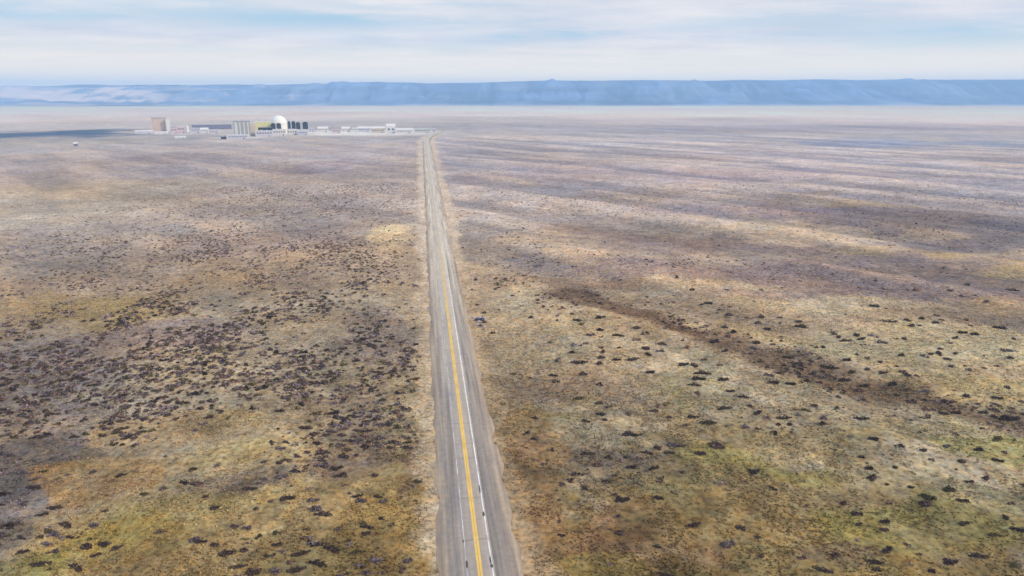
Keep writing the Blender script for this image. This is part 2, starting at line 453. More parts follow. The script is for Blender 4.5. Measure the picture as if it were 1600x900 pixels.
# ------------------------------------------------------------------ road
RANG = -_az
UU = np.concatenate([np.arange(-170, 400, 4.0), np.arange(400, 2320, 14.0)])
def strip(name, v0, v1, z, mat, u=UU, jitter=0.0, seed=3, lip=0.0, parent=None, off=True):
    n = len(u)
    a = v0 + jitter * (fbm(u / 9, u * 0 + seed, seed, 4) - 0.5) * 2 + (road_off(u) if off else 0)
    b = v1 + jitter * (fbm(u / 9, u * 0 + seed + 5, seed + 1, 4) - 0.5) * 2 + (road_off(u) if off else 0)
    rows = [(a, z - lip), (a + lip * 2, z), (b - lip * 2, z), (b, z - lip)] if lip else [(a, z), (b, z)]
    V = np.concatenate([np.stack([q, u, np.full(n, zz)], -1) for q, zz in rows])
    k = len(rows)
    i = np.arange(n - 1)
    F = np.concatenate([np.stack([q * n + i, (q + 1) * n + i, (q + 1) * n + i + 1, q * n + i + 1], -1) for q in range(k - 1)])
    me = np_mesh(name, V, F, 4)
    o = link(name, me, mat, parent, (R0[0], R0[1], 0), RANG)
    if parent is not None: o.location = (0, 0, 0); o.rotation_euler = (0, 0, 0)
    return o

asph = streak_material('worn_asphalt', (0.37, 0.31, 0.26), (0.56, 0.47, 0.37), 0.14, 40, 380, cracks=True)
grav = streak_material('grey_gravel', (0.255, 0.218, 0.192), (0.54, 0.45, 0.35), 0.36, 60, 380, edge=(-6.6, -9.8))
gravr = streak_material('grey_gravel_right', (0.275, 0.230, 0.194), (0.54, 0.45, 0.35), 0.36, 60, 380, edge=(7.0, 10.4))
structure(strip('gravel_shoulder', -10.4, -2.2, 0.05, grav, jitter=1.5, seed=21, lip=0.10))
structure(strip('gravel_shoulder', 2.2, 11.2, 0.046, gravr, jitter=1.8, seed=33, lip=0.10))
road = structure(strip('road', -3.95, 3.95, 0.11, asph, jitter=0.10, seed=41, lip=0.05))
white = paint_material('white_line_paint', (0.82, 0.80, 0.80), (0.36, 0.34, 0.34), 0.40)
white_worn = paint_material('worn_white_line_paint', (0.74, 0.72, 0.72), (0.36, 0.34, 0.34), 0.53)
yellow = paint_material('yellow_line_paint', (0.80, 0.50, 0.12), (0.46, 0.37, 0.22), 0.36)
def marking(name, v, w, mat, seed):
    u = UU[UU < 1200]
    return strip(name, v - w / 2, v + w / 2, 0.116, mat, u=u, jitter=0.02, seed=seed, parent=road)
marking('edge_line', -3.35, 0.26, white_worn, 51)
marking('edge_line', 3.35, 0.34, white, 52)
marking('centre_line', -0.36, 0.60, yellow, 53)
marking('centre_line', 0.36, 0.60, yellow, 54)
tar = flat_material('tar', (0.09, 0.082, 0.08), 0.3, 1.0)
for px, py, w, l in ((749.5, 765, 0.45, 5.5), (755.5, 804, 0.8, 2.6), (729.5, 882, 0.6, 3.2), (766.5, 876, 0.5, 3.6), (768.5, 885, 0.8, 1.6), (724, 846, 0.35, 1.8)):
    x, y = ground(px, py); u, v = road_uv(x, y)
    bm = bmesh.new()
    pts = []
    for k in range(14):
        a = 2 * math.pi * k / 14
        rr = 0.8 + 0.35 * random.random()
        pts.append(bm.verts.new((v + w / 2 * rr * math.cos(a), u + l / 2 * rr * math.sin(a), 0.121)))
    bm.faces.new(pts)
    me = bpy.data.meshes.new('tar_patch'); bm.to_mesh(me); bm.free()
    link('tar_patch', me, tar, road)

# ------------------------------------------------------------------ hills at the edge of the plain
def build_hills():
    xs = np.linspace(-13500, 13500, 900)
    ys = np.linspace(8700, 13200, 110)
    X, Y = np.meshgrid(xs, ys, indexing='ij')
    pxx = 800 + FPX * X / (Y * CP + 100 * SP)
    top = np.interp(pxx, [-600, 0, 130, 260, 420, 520, 590, 680, 800, 920, 1100, 1300, 1450, 1600, 2200], [137, 135, 133.5, 132.5, 133, 131.5, 129, 130.5, 128.5, 126.5, 126.5, 125, 126, 125, 124])
    crest = 120 + (150 - top) / 1107 * 11000
    crest = crest + 13 * (fbm(X / 600, X * 0 + 3, 201, 5) - 0.5) * 2
    t = (Y - 8700 - 500 * (fbm(X / 2600, X * 0 + 1, 203, 3) - 0.5)) / 2300
    prof = np.where(t < 1, sstep(0, 1, t) * 0.7 + 0.3 * np.clip(t, 0, 1), 1 - 0.5 * np.clip(t - 1, 0, 1))
    wx = X + 260 * (fbm(X / 900, Y / 900, 211, 3) - .5)
    rav = np.abs(fbm(wx / 620, Y / 2600, 205, 5) - 0.5) * 2
    rav2 = np.abs(fbm(wx / 210, Y / 700, 207, 4) - 0.5) * 2
    body = np.clip(4 * t * (1 - t), 0, 1)
    Z = crest * prof - body * (330 * (0.35 - rav) + 150 * (0.35 - rav2)) * np.clip(prof * 2, 0, 1)
    low = sstep(330, -50, pxx)                        # nearer, lower foothills on the left
    Z = Z + low * 46 * np.exp(-((t - 0.28) / 0.16) ** 2) * (0.5 + fbm(X / 500, Y / 500, 213, 3))
    Z = np.where(t < 0, -6, Z) + np.clip(t, 0, 0.02) * 0
    base = np.array([0.125, 0.185, 0.31])  # blue of the distant haze mixed into the hill colour itself
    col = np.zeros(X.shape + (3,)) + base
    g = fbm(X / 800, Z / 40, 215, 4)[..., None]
    gully = np.clip(0.55 + 1.1 * rav + 0.7 * rav2, 0.4, 2.2)[..., None]  # gullies darkened in the colour, as painted shade in the folds
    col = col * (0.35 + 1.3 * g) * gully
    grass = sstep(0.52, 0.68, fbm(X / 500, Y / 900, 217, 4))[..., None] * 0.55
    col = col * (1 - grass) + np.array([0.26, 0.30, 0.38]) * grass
    base_haze = (sstep(.16, .02, t + 0.10 * (fbm(X / 500, Y / 900, 231, 4) - .5)) * 0.8)[..., None]  # pale haze along the foot of the hills, painted into the colour
    col = col * (1 - base_haze) + np.array([0.52, 0.46, 0.42]) * base_haze
    pale = sstep(0.40, 0.55, fbm(X / 420 + 7, Z / 45, 219, 4)) * sstep(330, 190, pxx)  # sunlit patches on the left slopes, painted as paler colour
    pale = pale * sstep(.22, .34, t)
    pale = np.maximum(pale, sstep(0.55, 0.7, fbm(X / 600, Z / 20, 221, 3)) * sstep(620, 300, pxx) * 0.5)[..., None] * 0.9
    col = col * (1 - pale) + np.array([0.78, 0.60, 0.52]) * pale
    nx, ny = X.shape
    verts = np.stack([X, Y, Z], -1).reshape(-1, 3)
    i = np.arange(nx - 1)[:, None]; j = np.arange(ny - 1)[None, :]
    f = np.stack([i * ny + j, (i + 1) * ny + j, (i + 1) * ny + j + 1, i * ny + j + 1], -1).reshape(-1, 4)
    global HAZE_TOP
    HAZE_TOP = float(Z.max()) + 6.0
    print('haze top', HAZE_TOP)
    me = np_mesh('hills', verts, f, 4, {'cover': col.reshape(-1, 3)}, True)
    return structure(link('hills', me, attr_material('hazed_hill_cover', 'cover')))
build_hills()

# ------------------------------------------------------------------ shrubs
TINTS = {'dark': (0.058, 0.038, 0.032), 'brown': (0.095, 0.059, 0.045), 'grey': (0.120, 0.090, 0.094), 'olive': (0.080, 0.063, 0.028)}

def shrub_quads(n, seed, tint, leaf=0.17):
    """a low spreading bush, about 2 units wide: leaf clumps over several lobes"""
    g = np.random.default_rng(seed)
    lobes = [(g.uniform(-.2, .2), 0.0, g.uniform(.36, .56), g.uniform(.45, .6))]
    for k in range(g.integers(4, 8)):
        a = g.uniform(0, 6.28); d = g.uniform(0.35, 0.95)
        lobes.append((d * math.cos(a), d * math.sin(a) * 0.6, g.uniform(0.14, 0.40), g.uniform(0.14, 0.48)))
    w = np.array([l[2] ** 2 for l in lobes]); w /= w.sum()
    idx = g.choice(len(lobes), n, p=w)
    L = np.array(lobes)[idx]
    d = g.normal(size=(n, 3)); d[:, 2] = np.abs(d[:, 2]); d /= np.linalg.norm(d, axis=1)[:, None]
    rad = g.uniform(0.2, 1.25, n) ** 0.6
    c = np.stack([L[:, 0] + d[:, 0] * L[:, 2] * rad, L[:, 1] + d[:, 1] * L[:, 2] * rad, 0.02 + d[:, 2] * L[:, 3] * rad], -1)
    nrm = d * 0.7 + g.normal(size=(n, 3)) * 0.5 + np.array([0, 0, .25]); nrm /= np.linalg.norm(nrm, axis=1)[:, None]
    t1 = np.cross(nrm, g.normal(size=(n, 3))); t1 /= np.linalg.norm(t1, axis=1)[:, None]
    t2 = np.cross(nrm, t1)
    s = (leaf * g.uniform(0.6, 1.4, n))[:, None]
    t1 *= s; t2 *= s * 0.75
    V = np.stack([c - t1 - t2 * .4, c + t2 * -.9 + t1 * .2, c + t1 + t2 * .3, c + t2 - t1 * .1], 1)
    col = np.array(tint)[None, :] * g.uniform(0.55, 1.7, n)[:, None] * (1 + g.normal(size=(n, 3)) * 0.07)
    col = np.repeat(np.clip(col, .01, .4)[:, None, :], 4, 1)
    return V, col

MAT_SHRUB = shrub_material()
KINDS = ['dark', 'brown', 'grey', 'olive']
PROTO = {}
for ki, k in enumerate(KINDS):
    for v in range(3):
        V, col = shrub_quads(260, 100 * ki + v + 5, TINTS[k], 0.13)
        n = len(V)
        me = np_mesh('sagebrush', V.reshape(-1, 3), np.arange(4 * n).reshape(n, 4), 4, {'tint': col.reshape(-1, 3)})
        me.materials.append(MAT_SHRUB)
        PROTO[k, v] = me

Z3 = (700, 430, 3.556); Z4 = (1150, 430, 3.556); Z5 = (750, 650, 3.556); Z6 = (1150, 650, 3.556); ZL = (300, 450, 3.6); ZB = (300, 650, 3.6); ZA = (0, 650, 3.6)
HAND = {
 Z3: "165,160,8 200,205,10 630,198,14 850,160,12 915,190,12 840,250,18 722,262,16 740,288,12 605,270,8 460,250,10 840,318,14 1045,308,16 935,350,20 1095,338,14 790,358,18 850,365,8 1048,372,14 570,382,12 1185,395,18 1325,415,14 765,402,10 695,410,14 735,410,8 690,440,14 850,425,10 860,447,12 1095,430,20 1180,438,16 1110,463,14 610,475,14 733,492,22 850,475,14 845,500,18 930,485,16 1028,487,18 1420,483,16 1300,515,20 1365,520,14 1505,515,12 750,550,14 600,577,14 575,545,16 1130,548,18 1410,562,22 1375,590,24 1370,617,16 1520,595,18 730,668,18 840,690,18 890,710,14 540,685,10 1220,705,14 1165,712,12 1150,738,14 1535,735,20 1580,655,16 855,750,18 870,780,12 755,790,16 480,787,12 1230,768,10 1350,770,20 1320,808,16 1455,805,26 1000,855,26 1000,750,12 1080,858,10 420,5,8 960,12,8 1270,18,10 1355,80,10 1455,145,16 1410,150,8 1560,208,14 1465,378,22 1545,425,16 1535,298,14 1585,325,14",
 Z4: "255,76,8 140,88,8 680,65,8 775,175,18 840,265,18 890,262,10 950,252,14 1030,242,12 970,288,18 1018,282,10 1110,265,16 1185,80,10 1255,108,10 1395,140,12 1000,78,14 1540,65,16 1285,38,12 1110,30,12 1475,290,22 1245,320,18 1330,330,16 1225,358,16 1190,388,8 1490,432,20 1520,472,12 140,225,14 120,252,14 178,292,14 350,255,16 370,280,22 540,320,14 570,340,12 605,360,16 665,332,14 700,350,16 760,338,14 800,372,18 930,355,12 890,352,8 110,388,18 300,460,20 520,520,22 175,518,14 245,553,18 170,570,18 215,612,20 310,620,18 360,605,8 460,598,16 610,495,14 800,492,12 640,545,18 730,540,16 810,560,16 915,555,14 945,580,14 600,580,18 720,610,18 680,640,22 870,610,20 830,625,14 950,640,14 970,700,24 920,445,16 1045,452,12 1130,440,14 1080,440,10 1170,468,16 1220,440,10 1190,510,12 1270,505,8 1380,520,8 670,445,10 45,685,16 435,735,16 130,758,18 170,785,14 380,755,16 270,790,20 240,820,12 295,820,12 480,798,14 480,828,14 700,805,20 350,782,10 120,845,10 1150,770,22 1230,765,18 1380,765,18 1500,800,30 1280,690,18 1430,705,20",
 Z5: "820,72,22 1060,135,20 1110,138,16 990,150,18 930,180,16 1040,175,20 1310,137,32 1240,182,20 800,182,14 590,190,16 620,190,12 650,256,22 720,210,14 850,262,20 965,268,16 520,315,18 575,312,10 505,350,14 450,370,14 780,450,26 750,425,12 985,432,18 770,547,14 780,635,22 1190,585,22 1450,593,24 1380,700,30 1520,280,22 1330,345,14 440,580,10 455,660,12 985,710,14 1540,650,10 715,820,12 1030,875,20 300,120,12 265,90,14 400,178,10",
 Z6: "210,372,14 600,448,18 395,465,10 660,505,22 840,550,20 680,565,16 830,595,22 755,320,28 700,215,12 770,132,18 1455,130,26 1170,178,16 1350,193,20 1040,198,16 1085,240,12 1250,258,16 1435,250,20 1385,345,18 1310,358,16 1190,385,24 1060,430,28 1050,462,26 1280,452,22 1530,470,12 1495,540,14 1260,565,22 1440,627,22 1580,608,24 860,705,26 550,740,30 780,775,22 785,815,20 485,838,24 1190,770,26 1350,735,24 1555,788,20 1140,878,26 120,645,8",
 ZL: "105,730,16 265,668,14 50,683,14 500,695,16 640,790,18 975,800,20 845,830,14 860,335,16 705,322,12 870,365,12 1070,405,14 1065,445,18 1040,465,16 925,402,14 990,400,12 850,427,14 120,565,10 70,520,10",
 ZB: "650,68,18 455,158,14 710,155,18 980,170,22 880,190,18 310,410,26 520,470,28 40,380,20 125,515,20 740,555,24 1045,450,16 235,620,16 185,770,26 615,770,24 710,825,26 790,745,24 920,765,22 340,875,34 740,285,26 800,300,24 850,335,24 590,860,24 40,705,20 820,635,14 590,240,14 410,262,12 490,720,18 640,640,12",
 ZA: "1185,12,16 990,15,12 1045,375,20 1120,380,22 915,405,14 815,440,16 590,525,14 200,395,26 320,500,26 250,540,22 365,590,22 480,710,26 590,700,22 650,725,20 550,755,18 1200,515,20 905,650,14 1105,690,22 60,620,30 120,685,16 225,835,26 420,830,28 270,715,22 1260,770,26 1340,840,24 1315,620,14 680,330,14 25,440,24 120,770,20 120,75,14 205,75,14 270,90,18 210,105,20 415,100,14 475,88,18 580,100,18 40,95,18",
}
shr = []          # x, y, width in metres, kind, hand placed
for (ox, oy, s), txt in HAND.items():
    for tok in txt.split():
        a, b, w = (float(q) for q in tok.split(','))
        px, py = ox + a / s, oy + b / s
        x, y = ground(px, py + 1.5)
        k = 'dark' if random.random() < 0.6 else random.choice(['brown', 'brown', 'olive', 'grey'])
        if px < 110: k = random.choice(['grey', 'dark', 'dark'])
        shr.append((x, y, size_at(w, x, y) * 1.04, k, True))
hand_xy = np.array([(q[0], q[1]) for q in shr])

# density of the scattered brush: per square metre, from patches on the plain
DENS = [  # place in the photo, half sizes, relative density
    (300, 470, 420, 60, 1.0), (120, 560, 220, 60, 1.7), (60, 660, 150, 60, 2.4), (40, 690, 80, 26, 1.8), (20, 740, 70, 26, 1.9), (15, 790, 75, 26, 1.9), (30, 835, 80, 26, 1.7), (60, 880, 90, 26, 1.3), (240, 530, 80, 26, 1.6), (150, 600, 90, 26, 1.6), (480, 560, 170, 70, 0.75), (560, 690, 110, 50, 1.0),
    (380, 750, 90, 26, 0.9), (350, 400, 380, 40, 0.9), (450, 320, 200, 40, 0.6), (460, 260, 190, 16, 0.4), (450, 870, 170, 40, 0.5), (100, 880, 90, 40, 0.7), (650, 715, 14, 50, 0.8),
    (830, 402, 100, 14, 0.35), (1080, 412, 200, 16, 0.16), (1300, 425, 220, 16, 0.18), (1460, 355, 200, 26, 0.30), (1490, 302, 70, 20, 0.5), (1200, 300, 300, 50, 0.12), (900, 320, 180, 20, 0.3),
    (1100, 520, 200, 80, 0.10), (1400, 560, 260, 60, 0.10), (1200, 760, 400, 120, 0.13), (1320, 850, 200, 40, 0.2), (900, 620, 120, 60, 0.10), (960, 720, 80, 20, 0.3),
]
_D = []
for px, py, rx, ry, s in DENS:
    cx, cy = ground(px, py); wx = size_at(rx, cx, cy)
    y0, y1 = ground(px, min(py + ry, 1050))[1], ground(px, max(py - ry, 200))[1]
    _D.append((cx, cy, wx, cy - y0, y1 - cy, s))

def density(x, y):
    d = np.zeros(np.shape(x))
    for cx, cy, ax, a0, a1, s in _D:
        dy = np.where(y < cy, (y - cy) / a0, (y - cy) / a1)
        d = np.maximum(d, s * np.exp(-(((x - cx) / ax) ** 2 + dy ** 2)))
    sw, al = poly_dist(x, y, SW)
    d = np.maximum(d, 2.2 * np.exp(-(sw / 13) ** 2) * sstep(0, .1, al))
    d = np.maximum(d, 0.035)
    cl = fbm(x / 24, y / 34, 301, 4)
    r = np.hypot(x, y)
    far = sstep(420, 800, r)
    d = d * (np.clip((cl - 0.40) * 6.5, 0.10, 2.0) * (1 - far) + np.clip((cl - 0.25) * 2.6, 0.25, 1.3) * far * 0.75)
    d = d * (1 + 0.8 * sstep(480, 300, r) * (x < 0))
    u, v = road_uv(x, y); v = np.abs(v - road_off(u))
    return d * sstep(13, 19, v - np.hypot(x, y) * 0.004)

NC = 150000
th = np.radians(rng.uniform(-46, 46, NC)); rr = np.sqrt(rng.uniform(120 ** 2, 1000 ** 2, NC))
cx, cy = rr * np.sin(th), rr * np.cos(th)
area = math.radians(92) / 2 * (1000 ** 2 - 120 ** 2)
keep = rng.uniform(0, 1, NC) < np.clip(density(cx, cy) * area / NC * 0.115, 0, 1)
th2 = np.radians(rng.uniform(-46, 46, NC)); rr2 = np.sqrt(rng.uniform(1000 ** 2, 2000 ** 2, NC))
cx2, cy2 = rr2 * np.sin(th2), rr2 * np.cos(th2)
area2 = math.radians(92) / 2 * (2000 ** 2 - 1000 ** 2)
keep2 = rng.uniform(0, 1, NC) < np.clip(density(cx2, cy2) * area2 / NC * 0.018, 0, 1)
cx, cy = np.concatenate([cx[keep], cx2[keep2]]), np.concatenate([cy[keep], cy2[keep2]])
for x, y in zip(cx, cy):
    if np.min(np.hypot(hand_xy[:, 0] - x, hand_xy[:, 1] - y)) < 3.5: continue
    r = math.hypot(x, y)
    u, v = road_uv(x, y)
    k = random.choices(KINDS, (3, 2, 5, 2) if v < 0 else (4, 3, 2, 1))[0]
    w = random.choice([1.1, 1.5, 1.9, 2.3, 2.8, 3.3, 3.9] if v < 0 else [0.9, 1.1, 1.4, 1.7, 2.1, 2.6, 3.2]) * random.uniform(0.8, 1.2)
    if r > 450: w = min(w, 2.6) * random.uniform(0.8, 1.1)
    shr.append((x, y, w, k, False))
print('shrubs', len(shr))

def on_screen(x, y):
    px, py = project(x, y)
    return -4 < px < 1604 and 150 < py < 906
score = []
for i, (x, y, w, k, h) in enumerate(shr):
    vis = on_screen(x, y)
    score.append((w / depth_of(x, y) if vis else 0, i))
score.sort(reverse=True)
chosen = set(i for s, i in score[:300] if s > 0)
BUSHES = []
for i in sorted(chosen, key=lambda i: -shr[i][2] / depth_of(shr[i][0], shr[i][1])):
    x, y, w, k, h = shr[i]
    o = bpy.data.objects.new('sagebrush', PROTO[k, random.randrange(3)]); C.objects.link(o)
    s = w / 2
    o.scale = (s, s * random.uniform(0.7, 1.0), s * random.uniform(0.75, 1.15) * (1.0 if w < 4 else 0.8))
    o.rotation_euler = (0, 0, random.uniform(-0.5, 0.5) + (math.pi if random.random() < .5 else 0))
    o.location = (x, y, float(height(x, y)) - 0.06)
    tag(o, 'dark sagebrush clump', 'shrub', 'sagebrush clumps on the plain')
    BUSHES.append((o, x, y, w, k))

# the rest of the brush, too many to count
LOW = {}
for ki, k in enumerate(KINDS):
    for v in range(5):
        LOW[k, v, 0] = shrub_quads(46, 1000 + 100 * ki + v, TINTS[k], 0.27)
        LOW[k, v, 1] = shrub_quads(22, 2000 + 100 * ki + v, TINTS[k], 0.40)
VV, CC = [], []
for i, (x, y, w, k, h) in enumerate(shr):
    if i in chosen: continue
    V, col = LOW[k, random.randrange(5), 0 if math.hypot(x, y) < 420 else 1]
    a = random.uniform(0, 6.28); ca, sa = math.cos(a), math.sin(a); s = w / 2
    q = V.reshape(-1, 3)
    q = np.stack([s * (q[:, 0] * ca - q[:, 1] * sa) + x, s * (q[:, 0] * sa + q[:, 1] * ca) + y, s * q[:, 2] * random.uniform(.8, 1.2) - 0.05], -1)
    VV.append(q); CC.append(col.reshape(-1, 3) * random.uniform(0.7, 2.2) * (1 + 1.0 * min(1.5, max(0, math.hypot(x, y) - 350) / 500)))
zs = height(np.array([q[0, 0] for q in VV]), np.array([q[0, 1] for q in VV]))
for q, z in zip(VV, zs): q[:, 2] += z
VV = np.concatenate(VV); CC = np.concatenate(CC)
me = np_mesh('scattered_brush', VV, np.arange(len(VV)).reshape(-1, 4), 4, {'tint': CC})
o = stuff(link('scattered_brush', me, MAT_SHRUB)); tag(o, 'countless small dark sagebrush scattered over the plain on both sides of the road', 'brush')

# dry bunchgrass
def build_grass(n=170000):
    th = np.radians(rng.uniform(-44, 44, n)); r = 125 + (520 - 125) * rng.uniform(0, 1, n) ** 1.25
    x, y = r * np.sin(th), r * np.cos(th)
    u, v = road_uv(x, y)
    p = sstep(10.5, 17, np.abs(v)) * sstep(0.30, 0.62, fbm(x / 9, y / 12, 401, 4))
    kk = rng.uniform(0, 1, n) < p
    x, y, r = x[kk], y[kk], r[kk]; n = len(x)
    z = height(x, y)
    c = cover(x, y)
    bright = rng.uniform(0.85, 1.8, n)[:, None]
    c = np.clip(c * bright * (1 + rng.normal(size=(n, 3)) * 0.05), .02, .6)
    s = rng.uniform(0.22, 0.62, n)
    VV, CC = [], []
    for b in range(3):
        a = rng.uniform(0, 6.28, n)
        lean = rng.uniform(0.1, 0.6, n) * s
        la = rng.uniform(0, 6.28, n)
        dx, dy = np.cos(a) * s * 0.8, np.sin(a) * s * 0.8
        p0 = np.stack([x - dx, y - dy, z - 0.03], -1); p1 = np.stack([x + dx, y + dy, z - 0.03], -1)
        p2 = np.stack([x + lean * np.cos(la), y + lean * np.sin(la), z + s * rng.uniform(.5, 1.0, n)], -1)
        VV.append(np.stack([p0, p1, p2], 1)); CC.append(np.repeat(c[:, None, :], 3, 1))
    VV = np.concatenate(VV).reshape(-1, 3); CC = np.concatenate(CC).reshape(-1, 3)
    me = np_mesh('bunchgrass', VV, np.arange(len(VV)).reshape(-1, 3), 3, {'cover': CC})
    o = stuff(link('bunchgrass', me, attr_material('dry_grass', 'cover')))
    tag(o, 'dry tufts of yellow and olive grass covering the near plain', 'grass')
build_grass()

# ------------------------------------------------------------------ the plant on the far plain
def box_bm(bm, x0, x1, y0, y1, z0, z1):
    vs = [bm.verts.new(p) for p in ((x0, y0, z0), (x1, y0, z0), (x1, y1, z0), (x0, y1, z0), (x0, y0, z1), (x1, y0, z1), (x1, y1, z1), (x0, y1, z1))]
    for q in ((0, 3, 2, 1), (4, 5, 6, 7), (0, 1, 5, 4), (1, 2, 6, 5), (2, 3, 7, 6), (3, 0, 4, 7)):
        bm.faces.new([vs[i] for i in q])

def bm_obj(name, bm, mat, parent=None):
    bmesh.ops.recalc_face_normals(bm, faces=bm.faces)
    me = bpy.data.meshes.new(name); bm.to_mesh(me); bm.free()
    return link(name, me, mat, parent)

def boxes(name, mat, parent, *bs):
    bm = bmesh.new()
    for b in bs: box_bm(bm, *b)
    return bm_obj(name, bm, mat, parent)

BM = {
    'tan': flat_material('tan_cladding', (0.62, 0.46, 0.36), .10, .06), 'white': flat_material('white_cladding', (0.74, 0.70, 0.65), .12, .06),
    'pink': flat_material('pale_pink_cladding', (0.66, 0.52, 0.52), .10, .06), 'lilac': flat_material('pale_grey_cladding', (0.60, 0.57, 0.62), .10, .06),
    'grey': flat_material('grey_concrete', (0.37, 0.36, 0.33), .12, .06), 'palegrey': flat_material('pale_concrete', (0.62, 0.62, 0.58), .10, .06),
    'beige': flat_material('beige_cladding', (0.66, 0.55, 0.44), .10, .06), 'yellow': flat_material('yellow_cladding', (0.80, 0.74, 0.32), .08, .06),
    'dark': flat_material('dark_steel', (0.022, 0.020, 0.026), .3, .3), 'black': flat_material('dark_opening', (0.05, 0.05, 0.06), .1, 1),
    'roof': flat_material('grey_roofing', (0.30, 0.28, 0.30), .12, .1), 'wroof': flat_material('white_roofing', (0.76, 0.72, 0.67), .08, .1),
    'glass': flat_material('window_glass', (0.07, 0.08, 0.10), .1, 1, .2), 'cream': flat_material('cream_shell', (0.90, 0.85, 0.76), .04, .05),
    'slate': flat_material('slate_cladding', (0.20, 0.19, 0.26), .12, .06), 'wood': flat_material('dark_wood', (0.05, 0.045, 0.05), .2, .5),
}

def site(px, py):
    x, y = ground(px, py)
    return x, y, float(height(x, y)), depth_of(x, y) / FPX, math.atan2(-x, y)

def thing(name, loc, rz, label, cat, group=None):
    o = link(name, None, None, None, loc, rz)
    o.empty_display_size = 2
    return tag(o, label, cat, group)

def building(name, px0, px1, pyb, pyt, deep, wall, roof, label, cat, gable=False, windows=0, group=None, ribs=0, doors=1):
    x, y, z, m, rz = site((px0 + px1) / 2, pyb)
    W = (px1 - px0) * m; H = (pyb - pyt) * m / math.cos(PITCH - math.atan2(450 - pyb, FPX)) ** 0
    o = thing(name, (x, y, z - 0.3), rz, label, cat, group)
    a = W / 2
    wl = []
    H0 = H * (0.72 if gable else 0.965)
    wl.append((-a, a, 0, deep, 0, H0))
    wo = boxes('wall', BM[wall], o, *wl)
    for k in range(ribs):
        rx = -a + W * (k + 0.5) / ribs
        rw = W * (.085 if k == 0 else .04)
        boxes('rib', BM['palegrey'], wo, (rx - rw, rx + rw, -0.8, -0.003, 0, H0 * 0.985))
    if gable:
        bm = bmesh.new()
        e = 0.5
        p = [(-a - e, -e, H0 + .003), (a + e, -e, H0 + .003), (a + e, deep + e, H0 + .003), (-a - e, deep + e, H0 + .003), (-a - e, deep / 2, H), (a + e, deep / 2, H)]
        v = [bm.verts.new(q) for q in p]
        for q in ((0, 1, 5, 4), (2, 3, 4, 5), (0, 4, 3), (1, 2, 5), (0, 3, 2, 1)): bm.faces.new([v[i] for i in q])
        bm_obj('roof', bm, BM[roof], o)
    else:
        r = boxes('roof', BM[roof], o, (-a - .4, a + .4, -.4, deep + .4, H0 + .003, H))
        if W > 18 and H > 8:
            boxes('roof_unit', BM['lilac'], r, (-a * .45, -a * .15, deep * .3, deep * .5, H + .003, H + 1.8), (a * .2, a * .42, deep * .45, deep * .7, H + .003, H + 1.4))
    hh = min(H0 * .32, 3.2)
    for k in range(doors):
        dx = a * (0.55 - 0.9 * k)
        boxes('door', BM['black'], o, (dx - min(2.0, a * .12), dx + min(2.0, a * .12), -.05, -.003, .05, hh))
    for k in range(windows):
        wx = -a * .86 + 1.72 * a * (k + .5) / windows
        if abs(wx - a * .55) < a * .86 / windows + min(2.0, a * .12) and hh > H0 * .42: continue
        boxes('window', BM['glass'], o, (wx - a * .42 / windows, wx + a * .42 / windows, -.06, -.003, H0 * .48, H0 * .72))
    return o

building('process_tower', 240, 260.6, 205, 184.5, 38, 'tan', 'roof', 'tall tan windowless block at the left end of the distant plant', 'industrial building', windows=0, ribs=0, doors=1)
building('stair_tower', 260.9, 267, 205, 186.5, 14, 'white', 'wroof', 'narrow pale tower attached to the right side of the tall tan block', 'tower')
building('warehouse', 213, 238, 209, 203.6, 14, 'lilac', 'wroof', 'long low white shed left of the tall tan block', 'shed', gable=True)
building('warehouse', 243, 262, 209.5, 205.6, 12, 'white', 'wroof', 'low white shed in front of the tall tan block', 'shed', gable=True)
building('workshop', 267, 277, 208, 199, 22, 'pink', 'roof', 'low pinkish building just right of the narrow pale tower', 'industrial building', windows=3)
building('workshop', 277.6, 289, 207.5, 197.2, 24, 'pink', 'wroof', 'blocky pale pink building beside the white storage tank', 'industrial building', windows=3)
building('workshop', 299, 312, 207.5, 200, 20, 'lilac', 'roof', 'pale grey low building just right of the white storage tank', 'industrial building', windows=4)
building('workshop', 314, 326, 208, 199.6, 20, 'white', 'wroof', 'white gabled building midway between storage tank and grey ribbed block', 'industrial building', gable=True, windows=3)
building('workshop', 327.5, 341, 208.5, 203.5, 16, 'lilac', 'wroof', 'lowest pale building right of the white gabled one, left of grey ribbed block', 'industrial building', windows=4)
building('long_hall', 303, 360, 202, 195, 30, 'slate', 'roof', 'long slate coloured hall behind the low pale buildings', 'industrial building', windows=0)
building('shed', 274, 290, 216, 212.4, 10, 'white', 'wroof', 'small white shed standing alone on the plain before the plant', 'shed', gable=True)
building('shed', 345.5, 353.5, 217.5, 212.3, 12, 'wood', 'roof', 'small dark shed just left of the grey ribbed block', 'shed', gable=True)
building('reactor_hall', 368, 391.5, 214, 190, 44, 'grey', 'roof', 'tall grey block with pale vertical ribs, left of the yellow building', 'industrial building', ribs=4)
building('annex', 356, 388, 217.3, 210.6, 18, 'lilac', 'wroof', 'low pale annex in front of the grey ribbed block', 'industrial building', windows=7)
building('service_tower', 392, 400, 213, 192.5, 26, 'beige', 'wroof', 'beige tower wedged between the grey ribbed block and the yellow building', 'tower')
building('machine_hall', 400.6, 424.5, 211, 190.3, 32, 'yellow', 'wroof', 'yellow hall beside the white dome', 'industrial building', windows=0)
building('dark_block', 405, 425, 211.6, 199.0, 4.5, 'dark', 'roof', 'dark block along the front of the yellow hall', 'shed', doors=0)  # plain dark box for the dark band below the yellow hall
building('annex', 400, 427, 213.2, 204, 12, 'lilac', 'wroof', 'low pale grey annex below the dark block', 'industrial building', windows=6)
